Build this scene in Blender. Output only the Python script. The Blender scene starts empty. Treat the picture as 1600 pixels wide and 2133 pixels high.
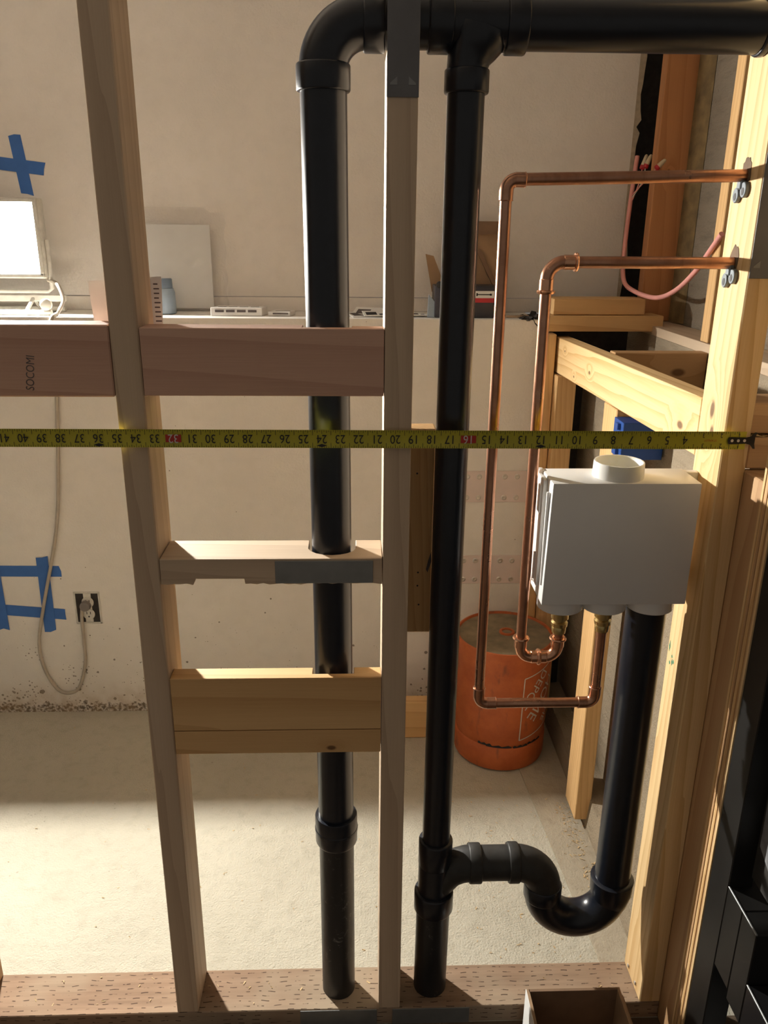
import bpy, bmesh, math, random
from mathutils import Vector, Matrix
random.seed(7)
S = bpy.context.scene
C = S.collection
IN = 0.0254                       # all modelling below is in inches

# ------------------------------------------------------------------ camera
cam_d = bpy.data.cameras.new('camera')
cam = bpy.data.objects.new('camera', cam_d); C.objects.link(cam)
cam_d.sensor_fit = 'HORIZONTAL'; cam_d.sensor_width = 36.0
cam_d.lens = 36.0 * 1693.4 / 1600.0
cam_d.clip_start = 0.02
_fw = Vector((0.03390527, 0.94399748, -0.32820601))
_rt = Vector((0.99942231, -0.0327933, 0.00892393))
_up = Vector((0.00233879, 0.32831898, 0.94456401))
cam.matrix_world = Matrix(((_rt.x, _up.x, -_fw.x, 0), (_rt.y, _up.y, -_fw.y, -43.403 * IN),
                           (_rt.z, _up.z, -_fw.z, 54.292 * IN), (0, 0, 0, 1)))
S.camera = cam
# ------------------------------------------------------------------ world, exposure
w = bpy.data.worlds.new('room_light'); S.world = w; w.use_nodes = True
bg = w.node_tree.nodes['Background']
bg.inputs[0].default_value = (1.0, 0.90, 0.78, 1); bg.inputs[1].default_value = 0.17
LAMP = 13000.0                     # radiance of the flood lamp's LED chip
GLASS = 14.0
S.view_settings.view_transform = 'Standard'; S.view_settings.look = 'None'
S.view_settings.exposure = 0.0; S.view_settings.gamma = 1.0
S.view_settings.use_curve_mapping = False

# ------------------------------------------------------------------ node helpers
class NT:
    def __init__(s, name):
        s.m = bpy.data.materials.new(name); s.m.use_nodes = True
        s.t = s.m.node_tree; s.b = s.t.nodes['Principled BSDF']
    def n(s, typ, props=None, **ins):
        nd = s.t.nodes.new('ShaderNode' + typ)
        for k, v in (props or {}).items(): setattr(nd, k, v)
        for k, v in ins.items():
            k2 = int(k[1:]) if k[0] == '_' else k.replace('__', ' ')
            s.set(nd.inputs[k2], v)
        return nd
    def set(s, sock, v):
        if hasattr(v, 'is_output'): s.t.links.new(v, sock)
        else: sock.default_value = v
    def math(s, op, a, b=0.0, clamp=False):
        return s.n('Math', {'operation': op, 'use_clamp': clamp}, _0=a, _1=b).outputs[0]
    def vmath(s, op, a, b):
        return s.n('VectorMath', {'operation': op}, _0=a, _1=b).outputs[0]
    def coord(s, rnd=True):
        o = s.n('TexCoord').outputs['Object']
        if rnd:
            r = s.n('ObjectInfo').outputs['Random']
            cx = s.n('CombineXYZ', X=s.math('MULTIPLY', r, 13.0), Y=s.math('MULTIPLY', r, 7.0), Z=s.math('MULTIPLY', r, 31.0)).outputs[0]
            o = s.vmath('ADD', o, cx)
        return o
    def noise(s, vec, scale, detail=3.0, rough=0.55, dist=0.0):
        return s.n('TexNoise', Vector=vec, Scale=scale, Detail=detail, Roughness=rough, Distortion=dist).outputs['Fac']
    def ramp(s, fac, stops):
        nd = s.n('ValToRGB', Fac=fac); e = nd.color_ramp.elements
        while len(e) < len(stops): e.new(0.5)
        for i, (p, c) in enumerate(stops):
            e[i].position = p; e[i].color = c if len(c) == 4 else (*c, 1)
        return nd.outputs['Color']
    def mix(s, fac, a, b, mode='MIX'):
        nd = s.n('Mix', {'data_type': 'RGBA', 'blend_type': mode})
        s.set(nd.inputs[0], fac)
        for i, v in ((6, a), (7, b)):
            s.set(nd.inputs[i], v if hasattr(v, 'is_output') else (*v, 1) if len(v) == 3 else v)
        return nd.outputs[2]
    def mr(s, v, a, b, c=0.0, d=1.0):
        return s.n('MapRange', {'clamp': True}, Value=v, From__Min=a, From__Max=b, To__Min=c, To__Max=d).outputs[0]
    def bump(s, h, strength=0.3, dist=0.002):
        s.set(s.b.inputs['Normal'], s.n('Bump', Strength=strength, Distance=dist, Height=h).outputs[0])
    def fin(s, col=None, rough=None, metal=None, spec=None):
        for k, v in (('Base Color', col), ('Roughness', rough), ('Metallic', metal), ('Specular IOR Level', spec)):
            if v is None: continue
            if k == 'Base Color' and not hasattr(v, 'is_output'): v = (*v, 1)
            s.set(s.b.inputs[k], v)
        return s.m

def plain(name, col, rough=0.5, metal=0.0, vary=0.12, scale=30, spec=0.5):
    t = NT(name); n = t.noise(t.coord(), scale, 4)
    c2 = tuple(c * (1 - vary * 2) for c in col)
    return t.fin(t.mix(t.mr(n, .3, .75), col, c2), rough, metal, spec)

_wood = {}
def wood(key, light, dark, axis='Z', knots=(), ring=1.0, contrast=1.0, rough=0.62, stain=None):
    k = (key, axis)
    if k in _wood and not knots: return _wood[k]
    t = NT('wood_%s_%s' % (key, axis.lower())); o = t.n('TexCoord').outputs['Object']
    p = t.coord()
    warp = None
    dark_k = None
    for (kx, ky, kz, kr) in knots:
        d = t.vmath('SUBTRACT', o, (kx * IN, ky * IN, kz * IN))
        sc = {'X': (.55, 1, 1), 'Y': (1, .55, 1), 'Z': (1, 1, .55)}[axis]
        ln = t.n('VectorMath', {'operation': 'LENGTH'}, _0=t.vmath('MULTIPLY', d, sc)).outputs['Value']
        f = t.mr(ln, kr * IN * .55, kr * IN, 1, 0)
        g = t.mr(ln, kr * IN * .4, kr * IN * 4.5, .02, 0)
        dark_k = f if dark_k is None else t.math('MAXIMUM', dark_k, f)
        warp = g if warp is None else t.math('ADD', warp, g)
    if warp is not None:
        p = t.vmath('ADD', p, t.n('CombineXYZ', X=warp, Y=warp, Z=warp).outputs[0])
    st = {'X': (.05, 1, 1), 'Y': (1, .05, 1), 'Z': (1, 1, .05)}[axis]
    st2 = {'X': (.02, 1, 1), 'Y': (1, .02, 1), 'Z': (1, 1, .02)}[axis]
    ps = t.vmath('MULTIPLY', p, st); pf = t.vmath('MULTIPLY', p, st2)
    wv = t.n('TexWave', {'wave_type': 'BANDS', 'bands_direction': 'DIAGONAL', 'wave_profile': 'SAW'},
             Vector=ps, Scale=16.0 * ring, Distortion=4.5, Detail=2.0, Detail__Scale=1.3).outputs['Fac']
    fib = t.noise(pf, 420.0, 4, .6)
    big = t.noise(ps, 14.0, 2)
    a = t.math('ADD', t.math('MULTIPLY', t.math('POWER', wv, 2.2), .42 * contrast), t.math('MULTIPLY', fib, .34 * contrast))
    a = t.math('ADD', a, t.math('MULTIPLY', t.math('SUBTRACT', big, .5), .7 * contrast), True)
    col = t.mix(a, light, dark)
    if stain: col = t.mix(t.mr(t.noise(p, 9.0, 3), .52, .72, 0, .6), col, stain)
    if dark_k is not None: col = t.mix(t.math('MULTIPLY', dark_k, .85), col, (.09, .035, .012))
    t.bump(t.math('ADD', fib, t.math('MULTIPLY', wv, .4)), .25, .0012)
    m = t.fin(col, rough, 0, .3)
    if not knots: _wood[k] = m
    return m

PALE = ((.80, .59, .32), (.52, .30, .11)); FIR = ((.56, .36, .19), (.33, .17, .075)); GREY = ((.58, .455, .325), (.37, .265, .18))
HONEY = ((.70, .46, .22), (.46, .25, .09)); RED = ((.62, .40, .30), (.42, .235, .17)); DARKW = ((.40, .20, .09), (.20, .085, .03))
def wd(kind, axis, **kw):
    tab = dict(pale=PALE, fir=FIR, grey=GREY, honey=HONEY, red=RED, dark=DARKW)
    return wood(kind, *tab[kind], axis=axis, **kw)

def m_wall(name, base, spot=1.0, dirt=True, bump=.35):
    t = NT(name); o = t.n('TexCoord').outputs['Object']
    z = t.n('SeparateXYZ', _0=o).outputs['Z']
    n1 = t.noise(o, 2.5, 4); n2 = t.noise(o, 26, 4); n3 = t.noise(o, 160, 3)
    col = t.mix(t.mr(n1, .35, .7), base, tuple(c * .88 for c in base))
    col = t.mix(t.mr(n2, .45, .75, 0, .25), col, tuple(c * .8 for c in base))
    if dirt:
        vo = t.n('TexVoronoi', Vector=o, Scale=34.0, Randomness=1.0)
        low = t.mr(z, 0.0, .55, 1, .25)
        thr = t.math('MULTIPLY', t.mr(n2, .44, .70, 0, .34), t.math('MULTIPLY', low, spot))
        sp = t.math('LESS_THAN', vo.outputs['Distance'], thr)
        col = t.mix(t.math('MULTIPLY', sp, .75), col, (.10, .075, .045))
        vo2 = t.n('TexVoronoi', Vector=o, Scale=90.0, Randomness=1.0)
        thr2 = t.math('MULTIPLY', t.mr(t.noise(o, 9, 3), .40, .68, 0, .42), t.mr(z, 0.0, .35, 1, .12))
        col = t.mix(t.math('MULTIPLY', t.math('LESS_THAN', vo2.outputs['Distance'], thr2), .7), col, (.12, .085, .05))
        # grime and crumbled paint along the slab
        edge = t.math('ADD', t.math('MULTIPLY', t.math('POWER', t.noise(o, 34, 6, .75), 2.0), .085), .006)
        gm = t.math('MULTIPLY', t.math('LESS_THAN', z, edge), t.mr(t.noise(o, 110, 5), .40, .56))
        col = t.mix(t.math('MULTIPLY', gm, .9), col, (.075, .055, .04))
        ochre = t.mr(z, .02, .11, .45, 0)
        col = t.mix(t.math('MULTIPLY', ochre, t.mr(n2, .3, .6)), col, (.42, .30, .17))
    t.bump(t.math('ADD', n3, t.math('MULTIPLY', n2, 1.2)), bump, .0025)
    return t.fin(col, .85, 0, .25)

def m_concrete(name, base, dark, streak=False, bump=.5):
    t = NT(name); o = t.n('TexCoord').outputs['Object']
    q = t.vmath('MULTIPLY', o, (1, .35, 2.2)) if streak else o
    n1 = t.noise(q, 3.2, 5); n2 = t.noise(q, 30, 5, .65); n3 = t.noise(o, 230, 3)
    col = t.mix(t.mr(n1, .32, .72), base, tuple((a + b) / 2 for a, b in zip(base, dark)))
    col = t.mix(t.mr(n2, .5, .78, 0, .7), col, dark)
    vo = t.n('TexVoronoi', Vector=o, Scale=60.0)
    pit = t.math('LESS_THAN', vo.outputs['Distance'], t.mr(t.noise(o, 11, 3), .55, .75, 0, .22))
    col = t.mix(t.math('MULTIPLY', pit, .45), col, tuple(c * .6 for c in dark))
    t.bump(t.math('ADD', t.math('ADD', n3, t.math('MULTIPLY', n2, 2.0)), t.math('MULTIPLY', pit, -.8)), bump, .003)
    return t.fin(col, .88, 0, .25)

def m_treated():
    t = NT('treated_plate_wood'); o = t.n('TexCoord').outputs['Object']
    p = t.vmath('MULTIPLY', o, (.06, 1, 1))
    n1 = t.noise(p, 60, 4); n2 = t.noise(o, 5, 3)
    col = t.mix(t.mr(n1, .3, .7), (.34, .23, .155), (.21, .135, .09))
    col = t.mix(t.mr(n2, .42, .68, 0, .75), col, (.37, .30, .215))
    sx = t.n('SeparateXYZ', _0=o)
    yv = t.math('MULTIPLY', t.math('ADD', t.math('ADD', sx.outputs['Y'], sx.outputs['Z']), t.math('MULTIPLY', t.noise(o, 18, 2), .012)), 100.0)
    row = t.math('FLOOR', yv)
    ph = t.math('MULTIPLY', t.math('SINE', t.math('MULTIPLY', row, 12.9898)), 43.7)
    xv = t.math('FRACT', t.math('ADD', t.math('MULTIPLY', sx.outputs['X'], 36.0), t.math('ADD', ph, t.math('MULTIPLY', n2, 3.0))))
    dash = t.math('MULTIPLY', t.math('LESS_THAN', xv, .46), t.math('LESS_THAN', t.math('FRACT', yv), .17))
    dash = t.math('MULTIPLY', dash, t.mr(t.noise(o, 55, 2), .42, .52))
    col = t.mix(t.math('MULTIPLY', dash, .85), col, (.045, .025, .018))
    t.bump(t.math('SUBTRACT', n1, dash), .5, .0015)
    return t.fin(col, .85, 0, .2)

M = {}
M['wall'] = m_wall('painted_stem_wall', (.80, .765, .71))
M['drywall'] = m_wall('painted_drywall', (.83, .785, .73), dirt=False, bump=.4)
M['ceil'] = plain('bounce_ceiling', (.34, .29, .24), .9, 0, .1, 4)
M['dimfloor'] = m_concrete('low_bounce_floor', (.13, .095, .065), (.08, .055, .035))
M['floor'] = m_concrete('slab_concrete', (.50, .47, .385), (.37, .345, .275), bump=.8)
M['strip'] = m_concrete('dirty_concrete', (.44, .39, .30), (.28, .235, .17))
M['conc'] = m_concrete('formed_concrete', (.34, .28, .20), (.19, .15, .10), streak=True, bump=.8)
M['sheath'] = m_concrete('weathered_sheathing', (.23, .19, .14), (.11, .085, .06), streak=True, bump=.9)
M['treated'] = m_treated()
M['abs'] = plain('black_abs_flare_tint', (.009, .012, .020), .30, 0, .15, 60)  # slight blue puts the lamp's flare into the plastic colour
def m_scuff():
    t = NT('scuffed_black_abs'); o = t.coord(); n = t.noise(o, 55, 5, .7, 1.2); n2 = t.noise(o, 9, 3)
    f = t.math('MULTIPLY', t.mr(n, .60, .68), t.mr(n2, .42, .62))
    return t.fin(t.mix(f, (.014, .015, .017), (.17, .165, .15)), t.mr(n2, .3, .7, .3, .5))
M['scuff'] = m_scuff()
M['absd'] = plain('dusty_black_abs', (.030, .029, .027), .55, 0, .3, 40)
def m_copper():
    t = NT('copper'); o = t.coord(); n = t.noise(o, 22, 4)
    n2 = t.noise(t.vmath('MULTIPLY', o, (1, 1, .08)), 90, 3)
    col = t.mix(t.mr(n, .35, .7), (.60, .33, .215), (.42, .205, .125))
    col = t.mix(t.mr(n2, .55, .75, 0, .5), col, (.28, .14, .085))
    return t.fin(col, t.mr(n, .3, .7, .24, .40), 1.0)
M['copper'] = m_copper()
M['copperb'] = plain('bright_copper', (.83, .45, .28), .24, 1, .12, 40)
M['brass'] = plain('brass', (.66, .50, .22), .28, 1, .12, 40)
M['steel'] = plain('galvanised_steel', (.27, .28, .28), .48, .55, .12, 20)
M['steeldk'] = plain('grey_steel_plate', (.16, .16, .165), .5, .4, .10, 20)
M['zinc'] = plain('zinc_clamp', (.17, .195, .215), .4, .35, .12, 60)
M['white'] = plain('white_plastic', (.80, .79, .77), .28, 0, .02, 8)
M['paper'] = plain('white_paper', (.80, .80, .78), .8, 0, .03, 20)
M['black'] = plain('black_steel', (.009, .0085, .008), .5, 0, .3, 12, spec=.35)
M['blackgl'] = plain('black_gloss', (.012, .012, .013), .28, 0, .2, 12)
M['ink'] = plain('black_ink', (.018, .018, .02), .6, 0, 0, 10)
M['fade'] = plain('faded_ink', (.13, .11, .11), .8, 0, .2, 60)
M['redink'] = plain('red_ink', (.45, .03, .02), .6, 0, .05, 20)
M['tape'] = plain('yellow_blade', (.50, .45, .03), .38, 0, .05, 15)
M['btape'] = plain('blue_masking_tape', (.045, .15, .46), .75, 0, .06, 35)
M['bbox'] = plain('blue_plastic', (.008, .06, .27), .42, 0, .08, 15)
M['orange'] = None
M['card'] = plain('cardboard', (.36, .23, .13), .85, 0, .1, 25)
M['cardd'] = plain('dark_cardboard', (.22, .135, .08), .85, 0, .1, 25)
M['cord'] = plain('beige_cord', (.46, .41, .34), .55, 0, .12, 30)
M['pink'] = plain('pink_cable', (.80, .36, .32), .5, 0, .06, 30)
M['nut'] = plain('cream_wire_nut', (.66, .56, .38), .5, 0, .08, 60)
M['red'] = plain('red_plastic', (.50, .02, .03), .45, 0, .08, 30)
M['strap'] = plain('pink_grey_steel', (.74, .63, .59), .5, 0, .05, 12)
M['screw'] = plain('bright_screw', (.72, .68, .62), .35, .6, .1, 60)
M['dirtw'] = plain('dirty_white', (.66, .64, .58), .5, 0, .1, 60)
M['dark'] = plain('black_felt_and_shade', (.035, .03, .026), .8, 0, .3, 60)  # near-black for torn felt and for gaps whose shade is coloured in
M['greyblue'] = plain('blue_grey_plastic', (.30, .38, .47), .4, 0, .1, 40)
M['green'] = plain('green_crayon', (.05, .32, .19), .8, 0, .3, 200)
M['shaving'] = plain('wood_shaving', (.66, .48, .26), .8, 0, .2, 300)
M['darkbrown'] = plain('dark_wood_edge', (.16, .095, .05), .8, 0, .2, 60)
def m_orange():
    t = NT('orange_bucket_plastic'); o = t.n('TexCoord').outputs['Object']
    n = t.noise(o, 14, 5, .65); n2 = t.noise(t.vmath('MULTIPLY', o, (1, 1, .35)), 34, 4)
    col = t.mix(t.mr(n, .35, .7), (.52, .135, .04), (.38, .085, .025))
    col = t.mix(t.mr(n2, .60, .74, 0, .7), col, (.13, .06, .04))
    return t.fin(col, .5, 0, .4)
M['orange'] = m_orange()
M['bdirt'] = plain('dusty_bucket_end', (.27, .215, .135), .85, 0, .25, 22)
def m_bag():
    t = NT('clear_plastic_bag'); o = t.n('TexCoord').outputs['Object']
    n = t.noise(o, 35, 4, .6, 1.5)
    t.bump(n, .5, .004)
    t.b.inputs['Alpha'].default_value = .20
    return t.fin(t.mix(t.mr(n, .4, .65), (.72, .70, .68), (.55, .53, .52)), .25)
M['bag'] = m_bag()
def m_emit(name, col, st):
    t = NT(name); t.b.inputs['Emission Color'].default_value = (*col, 1); t.b.inputs['Emission Strength'].default_value = st
    return t.fin((.8, .8, .8), .4)
M['glow'] = m_emit('flood_glass', (1, .98, .93), GLASS)
M['chip'] = m_emit('led_chip', (1, .955, .87), LAMP)

# ------------------------------------------------------------------ mesh helpers (inches)
WP = {}
def wloc(o): return WP.get(o.name, Vector((0, 0, 0)))
def add(name, vf, mat, parent=None, origin=None, smooth=False, rot=None):
    v, f = vf
    v = [Vector(p) for p in v]
    if origin is None:
        lo = Vector(map(min, zip(*v))); hi = Vector(map(max, zip(*v)))
        origin = Vector(((lo.x + hi.x) / 2, (lo.y + hi.y) / 2, lo.z))
    origin = Vector(origin)
    me = bpy.data.meshes.new(name)
    me.from_pydata([(p - origin) * IN for p in v], [], f)
    me.update()
    if smooth:
        for p in me.polygons: p.use_smooth = True
        me.set_sharp_from_angle(angle=math.radians(38))
    me.materials.append(mat)
    o = bpy.data.objects.new(name, me); C.objects.link(o)
    if parent: o.parent = parent; o.location = (origin - wloc(parent)) * IN
    else: o.location = origin * IN
    if rot: o.rotation_euler = rot
    WP[o.name] = origin
    return o
def tag(o, label, cat=None, group=None, kind=None):
    if label: o['label'] = label
    if cat: o['category'] = cat
    if group: o['group'] = group
    if kind: o['kind'] = kind
    return o
def thing(name, label, cat, loc, group=None):
    o = bpy.data.objects.new(name, None); C.objects.link(o)
    o.location = Vector(loc) * IN; WP[o.name] = Vector(loc); o.empty_display_size = .05
    return tag(o, label, cat, group)
def cat(*parts):
    V, F = [], []
    for v, f in parts:
        n = len(V); V += [tuple(p) for p in v]; F += [tuple(i + n for i in q) for q in f]
    return V, F
def bm_out(bm):
    bm.verts.ensure_lookup_table(); bm.normal_update()
    r = [tuple(v.co) for v in bm.verts], [tuple(v.index for v in f.verts) for f in bm.faces]
    bm.free(); return r
def box(x0, x1, y0, y1, z0, z1, bev=0.0, seg=1):
    bm = bmesh.new(); bmesh.ops.create_cube(bm, size=1)
    for v in bm.verts: v.co = Vector(((x0 + x1) / 2 + v.co.x * (x1 - x0), (y0 + y1) / 2 + v.co.y * (y1 - y0), (z0 + z1) / 2 + v.co.z * (z1 - z0)))
    if bev: bmesh.ops.bevel(bm, geom=bm.edges[:], offset=bev, segments=seg, profile=.5, affect='EDGES')
    bm.verts.index_update(); return bm_out(bm)
def prism(poly, axis, a, b, bev=0.0):
    """extrude a 2-D outline along an axis; poly coords are the two other axes in XYZ order"""
    bm = bmesh.new()
    def pt(p, t):
        return {'X': (t, p[0], p[1]), 'Y': (p[0], t, p[1]), 'Z': (p[0], p[1], t)}[axis]
    A = [bm.verts.new(pt(p, a)) for p in poly]; B = [bm.verts.new(pt(p, b)) for p in poly]
    n = len(poly); bm.faces.new(A); bm.faces.new(B[::-1])
    for i in range(n): bm.faces.new((A[i], B[i], B[(i + 1) % n], A[(i + 1) % n]))
    bmesh.ops.recalc_face_normals(bm, faces=bm.faces[:])
    if bev: bmesh.ops.bevel(bm, geom=bm.edges[:], offset=bev, segments=1, affect='EDGES')
    bm.verts.index_update(); return bm_out(bm)
def tube(pts, r, n=20, cap=True):
    P = [Vector(p) for p in pts]; k = len(P)
    R = list(r) if hasattr(r, '__len__') else [r] * k
    T = []
    for i in range(k):
        a = P[max(i - 1, 0)]; b = P[min(i + 1, k - 1)]
        if (b - a).length < 1e-9: a = P[max(i - 2, 0)]
        T.append((b - a).normalized())
    u = Vector((0, 1, 0)) if abs(T[0].y) < .9 else Vector((1, 0, 0))
    u = (u - T[0] * u.dot(T[0])).normalized(); V, F = [], []
    for i in range(k):
        u = (u - T[i] * u.dot(T[i])).normalized(); w_ = T[i].cross(u)
        for j in range(n):
            a = 2 * math.pi * j / n
            V.append(P[i] + (u * math.cos(a) + w_ * math.sin(a)) * R[i])
    for i in range(k - 1):
        for j in range(n):
            F.append((i * n + j, i * n + (j + 1) % n, (i + 1) * n + (j + 1) % n, (i + 1) * n + j))
    if cap: F += [tuple(range(n - 1, -1, -1)), tuple((k - 1) * n + j for j in range(n))]
    return V, F
def lathe(prof, c, n=32, axis='Z'):
    V, F = [], []
    for r, h in prof:
        for j in range(n):
            a = 2 * math.pi * j / n; x, y = r * math.cos(a), r * math.sin(a)
            V.append({'Z': (c[0] + x, c[1] + y, c[2] + h), 'X': (c[0] + h, c[1] + x, c[2] + y), 'Y': (c[0] + x, c[1] + h, c[2] + y)}[axis])
    k = len(prof)
    for i in range(k - 1):
        for j in range(n):
            q = (i * n + j, i * n + (j + 1) % n, (i + 1) * n + (j + 1) % n, (i + 1) * n + j)
            F.append(q if axis != 'Y' else q[::-1])
    F.append(tuple(range(n - 1, -1, -1)) if axis != 'Y' else tuple(range(n)))
    e = tuple((k - 1) * n + j for j in range(n)); F.append(e if axis != 'Y' else e[::-1])
    return V, F
def arc(cx, cz, R, a0, a1, y, n=10):
    return [(cx + R * math.cos(math.radians(a0 + (a1 - a0) * i / n)), y, cz + R * math.sin(math.radians(a0 + (a1 - a0) * i / n))) for i in range(n + 1)]
def spline(pts, n=8):
    P = [Vector(p) for p in pts]; out = []
    for i in range(len(P) - 1):
        a, b, c, d = P[max(i - 1, 0)], P[i], P[i + 1], P[min(i + 2, len(P) - 1)]
        for j in range(n):
            t = j / n
            out.append(.5 * ((2 * b) + (c - a) * t + (2 * a - 5 * b + 4 * c - d) * t * t + (3 * b - a - 3 * c + d) * t ** 3))
    out.append(P[-1]); return out
_tx = {}
def glyph(s):
    if s in _tx: return _tx[s]
    cu = bpy.data.curves.new('t', 'FONT'); cu.body = s; cu.align_x = 'CENTER'; cu.align_y = 'CENTER'; cu.size = 1; cu.resolution_u = 3
    ob = bpy.data.objects.new('t', cu); C.objects.link(ob)
    me = bpy.data.meshes.new_from_object(ob.evaluated_get(bpy.context.evaluated_depsgraph_get()))
    r = [tuple(v.co) for v in me.vertices], [tuple(p.vertices) for p in me.polygons]
    bpy.data.objects.remove(ob); bpy.data.curves.remove(cu); bpy.data.meshes.remove(me)
    _tx[s] = r; return r
TAPE_NUMS = [str(i) for i in range(1, 43)]
for _s in TAPE_NUMS + ['STANLEY', 'SOCOMI', 'THE', 'HOME', 'DEPOT']: glyph(_s)
def text(s, pos, U, Vv, size, sx=1.0):
    v, f = glyph(s); U = Vector(U); Vv = Vector(Vv); pos = Vector(pos)
    return [pos + U * (p[0] * size * sx) + Vv * (p[1] * size) for p in v], f
def board(name, label, x0, x1, y0, y1, z0, z1, mat, cat_='board', bev=.07, group=None, rot=None):
    return tag(add(name, box(x0, x1, y0, y1, z0, z1, bev), mat, rot=rot, smooth=False), label, cat_, group)

# ------------------------------------------------------------------ the setting
tag(add('floor', prism([(-120, -.02), (60, -.02), (60, 41), (-120, 41)], 'Z', -4, 0), M['floor'], origin=(0, 0, 0)), 'pale concrete slab floor, bright in front of the back wall', kind='structure')
tag(add('floor', prism([(-120, -110), (60, -110), (60, -.02), (-120, -.02)], 'Z', -4, 0), M['dimfloor'], origin=(0, 0, 0)), 'assumed floor on the near side, coloured dark to cut bounce light', kind='structure')  # dark colour assumed, to lower the light bounced onto the stud fronts
tag(add('ceiling', box(-120, 60, -70, 54, 96, 99), M['ceil'], origin=(0, 0, 96)), 'plain brown ceiling out of view, added for bounce light', kind='structure')  # assumed ceiling, added so the lamp's light bounces down
# back wall: stem wall with ledge, framed drywall above
ws = add('wall_back', prism([(41, 0), (41, 45.7), (52, 45.7), (52, 0)], 'X', -90, 18.7, 0), M['wall'], origin=(0, 41, 0))
tag(ws, 'white painted concrete stem wall with a ledge on top', kind='structure')
# crumbled right end of the stem wall's top
pts = [(17.4, 45.72), (17.0, 46.0), (18.9, 46.0), (18.9, 44.2), (18.55, 44.5), (18.3, 45.0), (18.0, 45.2), (17.8, 45.6)]
dw = add('wall_back', prism([(49, 47.25), (49, 84), (49.6, 84), (49.6, 47.25)], 'X', -90, 29.2), M['drywall'], origin=(0, 49, 47.25))
tag(dw, 'plain cream drywall above the ledge', kind='structure')
tag(add('trim_1', box(-90, 29.8, 48.9, 49.7, 45.7, 47.18, .05), M['drywall'], origin=(0, 49, 45.7)), 'low painted strip between ledge and drywall', kind='structure')
# broken drywall edge, strips of torn paper and plaster
ed = []
zz = 47.3; rr = random.Random(3); prev = None; poly = []
while zz < 84:
    poly.append((29.2 + rr.uniform(.0, .55), zz)); zz += rr.uniform(.5, 1.3)
poly2 = [(29.0, 47.3)] + poly + [(29.0, 84)]
tag(add('torn_edge', prism(poly2, 'Y', 48.95, 49.55), plain('bare_gypsum', (.52, .44, .33), .9, 0, .15, 60), parent=dw), 'ragged broken drywall edge')
# right-hand concrete stem wall with curb, upstand and sheathing
wr = add('wall_right', prism([(24.2, 0), (24.2, 41.0), (30, 41.0), (30, 44.4), (34.2, 44.4), (34.2, 0)], 'Y', 4.0, 52), M['conc'], origin=(24.2, 20, 0))
tag(wr, 'rough grey concrete wall behind the right framing', kind='structure')
tag(add('curb', prism([(21.9, 0), (22.2, 3.2), (24.2, 3.4), (24.2, 0)], 'Y', 4.0, 41), M['conc'], parent=wr), 'low rough concrete curb')
tag(add('sheathing', box(33.6, 34.2, 4, 52, 44.4, 84), M['sheath'], parent=wr), 'grey weathered sheathing between the studs')
tag(add('backing', box(18.6, 24.3, 42.2, 42.6, 0, 44.6), M['dark'], parent=wr), 'added black panel for the dark gap behind the far studs')  # this and the next two panels are added, coloured as the gaps' shade
tag(add('backing', box(28.6, 34.6, 51.6, 52.0, 41, 96), M['dark'], parent=wr), 'added black panel for the dark gap behind the broken drywall')
tag(add('backing', box(18.6, 30.0, 46.9, 47.2, 41, 45.7), M['dark'], parent=wr), 'added black panel for the dark gap behind the stacked boards')
tag(add('sill_plate', box(30, 33.5, 4, 49, 44.4, 45.3, .05), wd('grey', 'Y'), parent=wr), 'thin wooden sill')
tag(add('trim_2', prism([(19.1, 3.6), (22, 3.6), (21.9, 41), (16.9, 41), (17.2, 30)], 'Z', 0, .12), M['strip'], origin=(20, 20, 0)), 'dirty strip of slab along the right wall', kind='structure')

# ------------------------------------------------------------------ stud wall
YF = 0.0
tag(add('bottom_plate', box(-48, 21.93, 0, 3.5, 0.0, 1.5, .06), M['treated'], origin=(-13, 1.75, 0)), 'brown pressure-treated bottom plate with dashed incisions', 'plate')
# left stud
board('wall_stud', 'weathered grey-brown stud between the left bays, nearest the flood lamp', -12.82, -11.32, 0, 3.5, 1.5, 84, wd('grey', 'Z', ring=1.3), 'stud', group='studs of the front wall')
# middle stud, notched behind for the vent pipe
z0, z1 = 62.45, 65.25
ms = add('wall_stud', prism([(0, 1.5), (3.5, 1.5), (3.5, z0), (.45, z0), (.45, z1), (3.5, z1), (3.5, 84), (0, 84)], 'X', 1.52, 3.02, .04), wd('grey', 'Z'))
tag(ms, 'narrow stud in the middle with a grey steel plate at its top', 'stud', 'studs of the front wall')
# far-left stud
board('wall_stud', 'stud at the left picture edge, only its foot in view', -27.9, -26.4, 0, 3.5, 1.5, 84, wd('fir', 'Z'), 'stud', group='studs of the front wall')
# right post
pk = [(-.75, .2, 43.2, .35), (-.75, -.1, 41.9, .3)]
post = board('wall_post', 'pale wooden post at the right, pierced by both copper pipes', 20.43, 21.93, 0, 3.5, 1.5, 84, wood('pale', *PALE, axis='Z', knots=pk, ring=1.8, contrast=1.25), 'post')
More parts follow.
